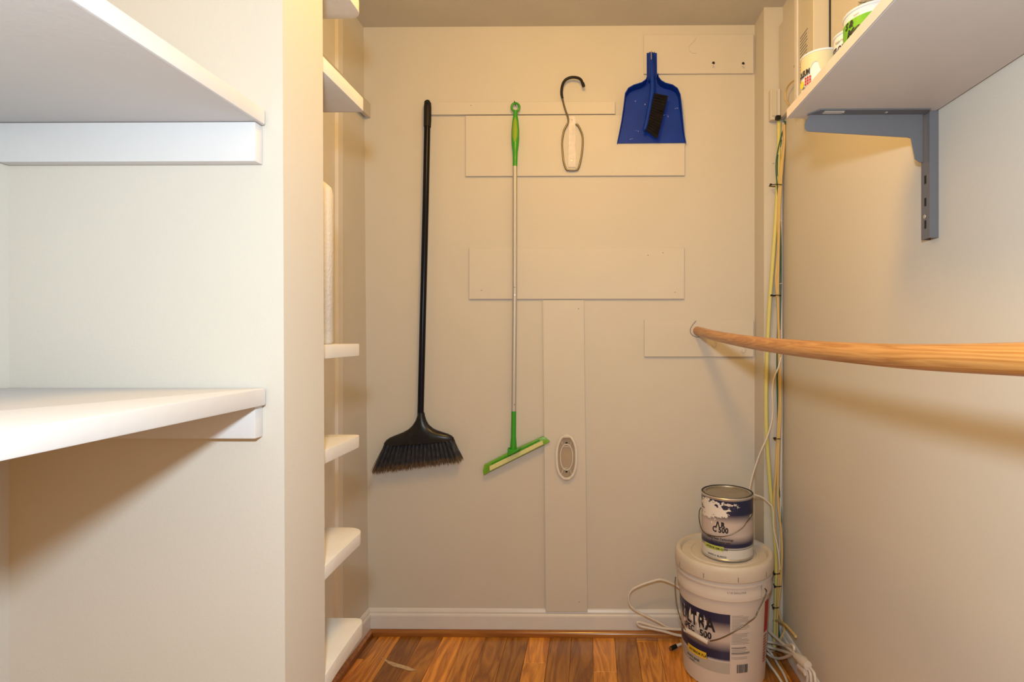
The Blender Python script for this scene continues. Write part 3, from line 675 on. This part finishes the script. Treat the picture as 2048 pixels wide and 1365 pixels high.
def onc(px, py, off):
    d = ray(px, py)
    for k in range(1, 900):
        p = CAM+d*(1.4+k*.0008)
        if (Vector((p.x, p.y, 0))-G.c).length < r+off: return p
    return CAM+d*(gy/d.y)
obj('bail_wire', tube([onc(*c, .006) for c in bail], .0016, 8, sm=4), M['chrome'], t, smooth=60)

# ---------------------------------------------------------------- small paint cans on the right shelf
zsh = zs+.0198
def small_can(cx, cy, r, h_, label, bodym):
    C_ = Cyl(cx, cy, r); z0 = zsh; zt = z0+h_
    t = thing('small_paint_can', (cx, cy, z0), label, 'paint can', 'small paint cans on the right shelf')
    obj('body', lathe((cx, cy), [(0, z0+.001), (r-.001, z0), (r+.001, z0+.001), (r+.001, z0+.003), (r, z0+.004), (r, zt-.005), (r+.0015, zt-.004), (r+.0018, zt-.001), (r, zt), (r-.004, zt-.001), (r-.005, zt-.003)], 48), bodym, t, smooth=35)
    obj('lid', lathe((cx, cy), [(r-.005, zt-.002), (r-.008, zt-.003), (0, zt-.003)], 40), M['steel'], t, smooth=40)
    return t, C_, z0, zt
t, C1, a0, a1 = small_can(.4655, 1.097, .038, .087, 'small paint can at far end of right shelf, cream paint spilled over its label', M['paper'])
sp = C1.patch(-88, 60, a1-.034, a1-.003, .0008, nu=26, nv=3)
for v in sp.verts:
    if v.co.z < a1-.03: v.co.z += .010*math.sin(v.co.x*260)+random.uniform(-.004, .004)
obj('paint_spill', sp, M['creamspill'], t, label='cream paint run down the side')
obj('label_text', C1.wrap(text_bm('RUST-OLEUM', .0150, .0008, .62), -116, a1-.043, .0014), M['ink'], t)
for i in range(3):
    for j in range(3): obj('red_square', C1.patch(-50+i*8, -44+i*8, a1-.052-j*.0058, a1-.0475-j*.0058, .0014, nv=1), M['red'], t)
obj('label_text', C1.wrap(text_bm('ENAMEL', .0078, .0002, .9), -58, a1-.071, .0014), M['ink'], t)
c = C1.p(math.radians(-64), a1-.058, .001); obj('gold_seal', disc(c, c-C1.c-Vector((0, 0, c.z)), .0075, .0006, 16), M['yellow'], t)
t, C2, a0, a1 = small_can(.4965, 1.022, .036, .088, 'small white paint can on the right shelf between the cream-spilled and green cans', M['paper'])
obj('label_text', C2.wrap(text_bm('RUST-OLEUM', .0150, .0008, .72), -96, a1-.036, .0014), M['ink'], t)
obj('label_text', C2.wrap(text_bm('stops rust', .006, .0002, .9), -60, a1-.018, .0014), M['inkgrey'], t)
c = C2.p(math.radians(-55), a1-.045, .001); obj('gold_seal', disc(c, c-C2.c-Vector((0, 0, c.z)), .009, .0006, 16), M['yellow'], t)
t, C3, a0, a1 = small_can(.486, .938, .045, .078, 'paint can with a bright green label and black marker writing on the right shelf', M['paper'])
gl = C3.patch(-88, 88, a0+.006, a1-.017, .0008, nu=28, nv=2)
obj('green_label', gl, M['greenlabel'], t, label='bright green label band')
obj('marker_writing', C3.wrap(text_bm('MOLD', .0175, .0008, .95, .3), -56, a0+.033, .0016), M['ink'], t)
obj('marker_writing', C3.wrap(text_bm('S &', .0150, .0008, .85, .3), -62, a0+.049, .0016), M['ink'], t)
obj('label_text', C3.wrap(text_bm('quart', .0045, .0001, 1), -38, a1-.014, .0014), M['inkgrey'], t)
obj('side_text', C3.wrap(text_bm('interior', .005, .0001, 1), 20, a1-.010, .0014), M['red'], t)
# paint brush lying on the green can
t = thing('paint_brush', (.50, .93, a1+.001), 'paint brush with tan bristles lying on the green-labelled can', 'brush')
bb = bmesh.new()
for k in range(160):
    o_ = random.uniform(-.022, .022); w = random.uniform(.002, .012)
    tube([(.490+o_*.35, .905+o_, a1+w), (.455+random.uniform(-.004, .006)+abs(o_)*.2, .918+o_*1.15, a1+w*.9+.0015)], .0007, 3, bm=bb)
tag(obj('bristles', bb, M['cardboard'], t), kind='stuff')
obj('ferrule', prism([(.487, .880, a1+.001), (.520, .868, a1+.001), (.528, .912, a1+.001), (.500, .930, a1+.001)], (0, 0, .014), .001), M['steel'], t)
obj('handle', tube([(.52, .89, a1+.008), (.56, .875, a1+.008), (.63, .85, a1+.010)], lambda u: .012-.006*u, 12, sm=4), M['plank'], t, smooth=50)

# ---------------------------------------------------------------- wiring cabinet and box on the right wall
o = obj('backing_board', box(.690, .7045, 1.735, 1.990, H+.792, H+1.135, .001), M['wallboard']); tag(o, 'cream painted backing board for wiring, high on the right wall', 'board')
obj('nail_hole', disc((.6898, 1.84, H+.915), (-1, 0, 0), .004, .0005, 10), M['inkgrey'], o)
t = thing('wiring_cabinet', (.68, 1.665, H+.72), 'pale metal wiring cabinet high on the right wall behind the cans', 'electrical panel')
obj('cabinet_body', box(.656, .7045, 1.600, 1.724, H+.70, H+1.195, .002), M['panel'], t)
obj('door_trim', box(.650, .6558, 1.712, 1.734, H+.70, H+1.075, .001), M['trim'], t, label='white vertical edge strip')
obj('dark_gap', box(.7015, .7045, 1.594, 1.5995, H+.70, H+1.20), M['ink'], t, label='thin black strip standing for the dark gap')  # shade inside the gap beside the cabinet, drawn as a black strip
wl = bmesh.new()
for k in range(12):
    z = H+.93-k*.010
    join(wl, box(.6551, .6559, 1.640+.012*random.random(), 1.700, z, z+.003))
for k in range(4):
    z = H+1.13-k*.012; join(wl, box(.6551, .6559, 1.655, 1.690, z, z+.006))
o = obj('printed_notice', wl, M['inkgrey'], t); o['kind'] = 'stuff'
t = thing('cable_outlet_box', (.665, 1.98, H+.79), 'cream surface box on the corner column where the cables come out', 'junction box')
a, c = PY(1540, 179, 1.975), PY(1555, 241, 1.975)
obj('box_body', box(a.x, .689, 1.968, 1.9925, c.z, a.z, .002), M['wallboard'], t)
obj('cover', box(a.x+.004, a.x+.022, 1.964, 1.968, c.z+.012, a.z-.006, .001), M['panel'], t)
obj('cable_gland', box(.667, .684, 1.950, 1.968, c.z-.004, c.z+.010, .002), M['blackmat'], t)

# ---------------------------------------------------------------- cables
CG = 'cables running down the corner column'
def cable(name, px, y, rad, m, label, group=CG, dy=0.0, flat=1):
    pts = [PY(a, b_, y+dy*i) for i, (a, b_) in enumerate(px)]
    for p in pts:
        p.x = min(p.x, XR-rad-.014 if p.z < .1 else XR-rad-.001); p.z = max(p.z, rad+.001)
    return tag(obj(name, tube(pts, rad, 10, sm=6, flat=flat), m, smooth=60), label, 'cable', group)
yc = 1.978
cable('thick_cable', ((1558, 243), (1557, 330), (1553, 420), (1546, 520), (1538.5, 620), (1534, 720), (1532, 800), (1534, 880), (1541, 980), (1548, 1050), (1552, 1110), (1552, 1180), (1551, 1240), (1548, 1300)), yc-.002, .0075, M['ycable'], 'thick yellow-green cable bowing left of the cable bundle on the corner column')
cable('tan_cable', ((1581, 247), (1567, 290), (1561, 340), (1557, 400), (1556, 500), (1552, 560), (1556, 620), (1558, 720), (1559, 800), (1556, 860), (1552, 940), (1548, 1000), (1551, 1060), (1558, 1130), (1555, 1200), (1554, 1290)), yc-.012, .0045, M['tcable'], 'tan cable with black print in the middle of the corner bundle')
# printed dashes on it
cable('tan_cable', ((1584, 248), (1572, 285), (1564, 340), (1560, 400), (1558, 470), (1556, 600), (1559, 700), (1561, 820), (1557, 900), (1556, 1000), (1562, 1060), (1564, 1110), (1561, 1170), (1557, 1220), (1570, 1258), (1585, 1278), (1602, 1291)), yc-.016, .0045, M['tcable'], 'tan cable that leaves the corner bundle at the bottom and curves right along the wall')
cable('green_wire', ((1578, 250), (1564, 280), (1556, 315), (1556, 380), (1559, 450), (1560, 520), (1557, 600), (1554, 720), (1555, 800), (1556, 880), (1554, 950), (1560, 990), (1563, 1040), (1562, 1100), (1559, 1160), (1556, 1230), (1560, 1290)), yc-.006, .0026, M['gcable'], 'thin dark green wire in the corner bundle')
cable('green_wire', ((1576, 252), (1558, 290), (1552, 330), (1555, 380), (1561, 460), (1562, 560), (1560, 660)), yc-.011, .0022, M['gcable'], 'short dark green wire crossing the upper part of the corner bundle')
cable('white_cable', ((1566, 246), (1564, 300), (1562.5, 400), (1561.5, 500), (1562, 600), (1563, 720), (1563, 850), (1561, 1000), (1560, 1080), (1558, 1150), (1555, 1215)), yc-.005, .0042, M['wcable'], 'white cable at the right side of the corner bundle against the wall')
cable('white_cable', ((1562, 715), (1557, 735), (1548, 757), (1544.5, 785), (1546, 820), (1542, 850), (1533, 878), (1520, 907), (1507, 945), (1500, 975), (1497, 1010), (1500, 1090)), yc-.02, .0032, M['wcable'], 'white cord branching off the corner bundle below the rod and dropping behind the can')
cable('white_cable', ((1500, 986), (1509, 990), (1525, 996), (1539, 1008), (1546, 1020), (1548, 1060), (1556, 1100), (1560, 1140)), yc-.03, .0032, M['wcable'], 'short white cord arching from behind the paint can to the corner bundle')
PK = []
for i, (px, py, w) in enumerate(((1553, 373, 13), (1553, 592, 11), (1555, 876, 6), (1554, 1143, 6), (1556, 1168, 7), (1552, 1210, 6))):
    z = PY(px, py, yc).z; a = PY(px-w*.9, py, yc-.018); c = PY(px+w*.75, py, yc-.018)
    lb = ['topmost black cable tie round the corner bundle, under the shelf', 'black cable tie round the corner bundle just above the rod', 'black cable tie round the corner bundle below the rod', 'black cable tie round the corner bundle beside the bucket lid', 'black cable tie round the corner bundle at the bucket rim', 'lowest black cable tie, beside the bucket'][i]
    loop = [(a.x, yc-.022, z), ((a.x+c.x)/2, yc-.025, z+.0005), (c.x, yc-.022, z), (c.x+.001, yc-.005, z), ((a.x+c.x)/2, yc+.0035, z), (a.x-.001, yc-.005, z)]
    t = thing('cable_tie', (a.x, yc-.02, z), lb, 'cable tie', 'black cable ties')
    obj('strap', tube(loop, .0016, 6, closed=True), M['blackmat'], t); obj('tie_head', box(a.x-.005, a.x+.002, yc-.027, yc-.020, z-.003, z+.003, .0006), M['blackmat'], t)
for i, py in enumerate((348, 443, 568)):
    a = PY(1562, py, yc-.012); small('cable_clip', tube([a+Vector((-.006, 0, 0)), a+Vector((0, -.003, .001)), a+Vector((.005, .0, -.001))], .0012, 6, sm=3), M['trim'], ['small white clip on the corner cables, upper', 'small white clip on the corner cables, middle', 'small white clip on the corner cables, just above the rod'][i], 'clip', 'small white cable clips')
a = PY(1546, 326, 1.9925); small('painted_screw', disc(a, (0, -1, 0), .0035, .003, 10, .0008), M['wallboard'], 'small painted screw on the corner column left of the cables', 'screw')
# coax loop near the cans
t = thing('coaxial_lead', PX(1597, 158, .68), 'short looped tan lead with a metal connector beside the cream-spilled can', 'cable')
obj('lead', tube([PX(*c, .672) for c in ((1597, 157), (1586, 162), (1576, 172), (1571, 186), (1572, 200), (1578, 210))], .0028, 8, sm=5), M['tcable'], t, smooth=60)
for k, (px, py) in enumerate(((1599, 157), (1594, 141))):
    a = PX(px, py, .668); obj('connector', tube([a, a+Vector((0, -.022, -.002))], .007, 6), M['steel'], t)
# knot of wires at the shelf end
kn = [PY(1577+10*math.sin(k*2.1), 247+7*math.cos(k*3.3), 1.965+.006*math.sin(k)) for k in range(12)]
small('wire_knot', tube(kn, .0022, 6, sm=4), M['gcable'], 'knot of thin dark wires just under the far end of the right shelf', 'wire')

FG = 'white cords on the floor around the bucket'
def fcable(px, rad, label, m=None, z=None, name='power_cable'):
    pts = []
    for i, c in enumerate(px):
        zz = (c[2] if len(c) > 2 else rad+.001); p = PZ(c[0], c[1], zz)
        if p.x > .66 or p.y > 1.98:
            if p.x > .66:
                p = PX(c[0], c[1], .66)
            if p.y > 1.96: p = PY(c[0], c[1], 1.96)
        pts.append(p)
    return tag(obj(name, tube(pts, rad, 10, sm=7), m or M['wcable'], smooth=60), label, 'cable', FG)
g4 = lambda a, b_: (1240+a/5.12, 1100+b_/5.12)
def wallc(px, y, rad, label): return tag(obj('power_cable', tube([PY(*g4(*c), y) for c in px], rad, 10, sm=7), M['wcable'], smooth=60), label, 'cable', FG)
wallc([(640, 420), (600, 385), (520, 340), (420, 308), (330, 325), (200, 370), (115, 420), (88, 490), (105, 570), (170, 630), (290, 690), (400, 745), (500, 800), (620, 815)], 2.045, .0045, 'white cord looping high left of the bucket in front of the baseboard')
wallc([(660, 890), (560, 870), (440, 835), (300, 805), (210, 785), (175, 755), (195, 742), (280, 765), (380, 795), (500, 812), (640, 820)], 2.035, .0050, 'thick white cord doubled back low on the left of the bucket')
t = thing('coaxial_plug', PZ(1345, 1295, .012), 'brass and black coaxial plug poking out left of the bucket', 'connector')
a, b_ = PZ(1362, 1289, .012), PZ(1352, 1293, .012); c = PZ(1342, 1298, .010)
obj('lead', tube([a, b_], .0055, 10), M['wcable'], t, smooth=50); obj('plug', tube([b_, c], .0080, 10), M['blackmat'], t, smooth=50); obj('ferrule', tube([c, c+(c-b_)*.25], .0060, 8), M['brass'], t)
ff = [
 ([(1520, 830), (1640, 940), (1760, 1040), (1880, 1150), (1930, 1190)], .0050, 'white cord running diagonally from the bucket to the plug by the right baseboard'),
 ([(1500, 940), (1600, 960), (1700, 985), (1760, 975), (1785, 1020), (1740, 1080), (1640, 1115), (1560, 1100), (1500, 1060)], .0045, 'white cord coiled in a loop just right of the bucket'),
 ([(1500, 990), (1600, 1020), (1700, 1050), (1800, 1090), (1900, 1180)], .0045, 'white cord running flat behind the looped one right of the bucket'),
 ([(1500, 1010), (1560, 1080), (1620, 1180), (1680, 1280), (1720, 1380)], .0045, 'white cord on the floor right of the bucket, upper of two heading to the viewer'),
 ([(1495, 1120), (1540, 1190), (1600, 1270), (1670, 1380)], .0045, 'white cord on the floor right of the bucket, lower of two heading to the viewer'),
 ([(1930, 1190), (1985, 1260), (2000, 1330), (2005, 1400)], .0042, 'white cord leaving the plug block nearest the right wall'),
 ([(1925, 1195), (1950, 1260), (1958, 1330), (1955, 1400)], .0042, 'white cord leaving the plug block, middle one'),
 ([(1900, 1200), (1915, 1260), (1920, 1330), (1905, 1400)], .0042, 'white cord leaving the plug block, left one'),
]
for k, (pp, rd, lb) in enumerate(ff):
    fcable([g4(*c)+(.006+.006*(k % 3),) for c in pp], rd, lb)
t = thing('plug_block', PX(*g4(1870, 1150), .655), 'white plastic plug block among the cords by the right baseboard', 'plug')
a, c = PX(*g4(1810, 1090), .655), PX(*g4(1925, 1190), .655)
obj('block', loft([(a, Vector((0, .0, .010)), Vector((.012, 0, 0))), (a.lerp(c, .6), Vector((0, .0, .018)), Vector((.014, 0, 0))), (c, Vector((0, 0, .014)), Vector((.012, 0, 0)))], 12), M['wcable'], t, smooth=50)
a, c = PX(*g4(1830, 1190), .650), PX(*g4(1900, 1260), .650)
obj('tag', loft([(a, Vector((0, 0, .008)), Vector((.006, 0, 0))), (c, Vector((0, 0, .011)), Vector((.006, 0, 0)))], 10), M['wcable'], t, smooth=50)
tag(obj('power_cable', tube([PX(*g4(*c), .672) for c in ((1530, 735), (1600, 728), (1680, 760), (1740, 820), (1800, 890))], .0045, 8, sm=6), M['tcable'], smooth=60), 'tan cord lying along the right baseboard behind the bucket', 'cable', FG)
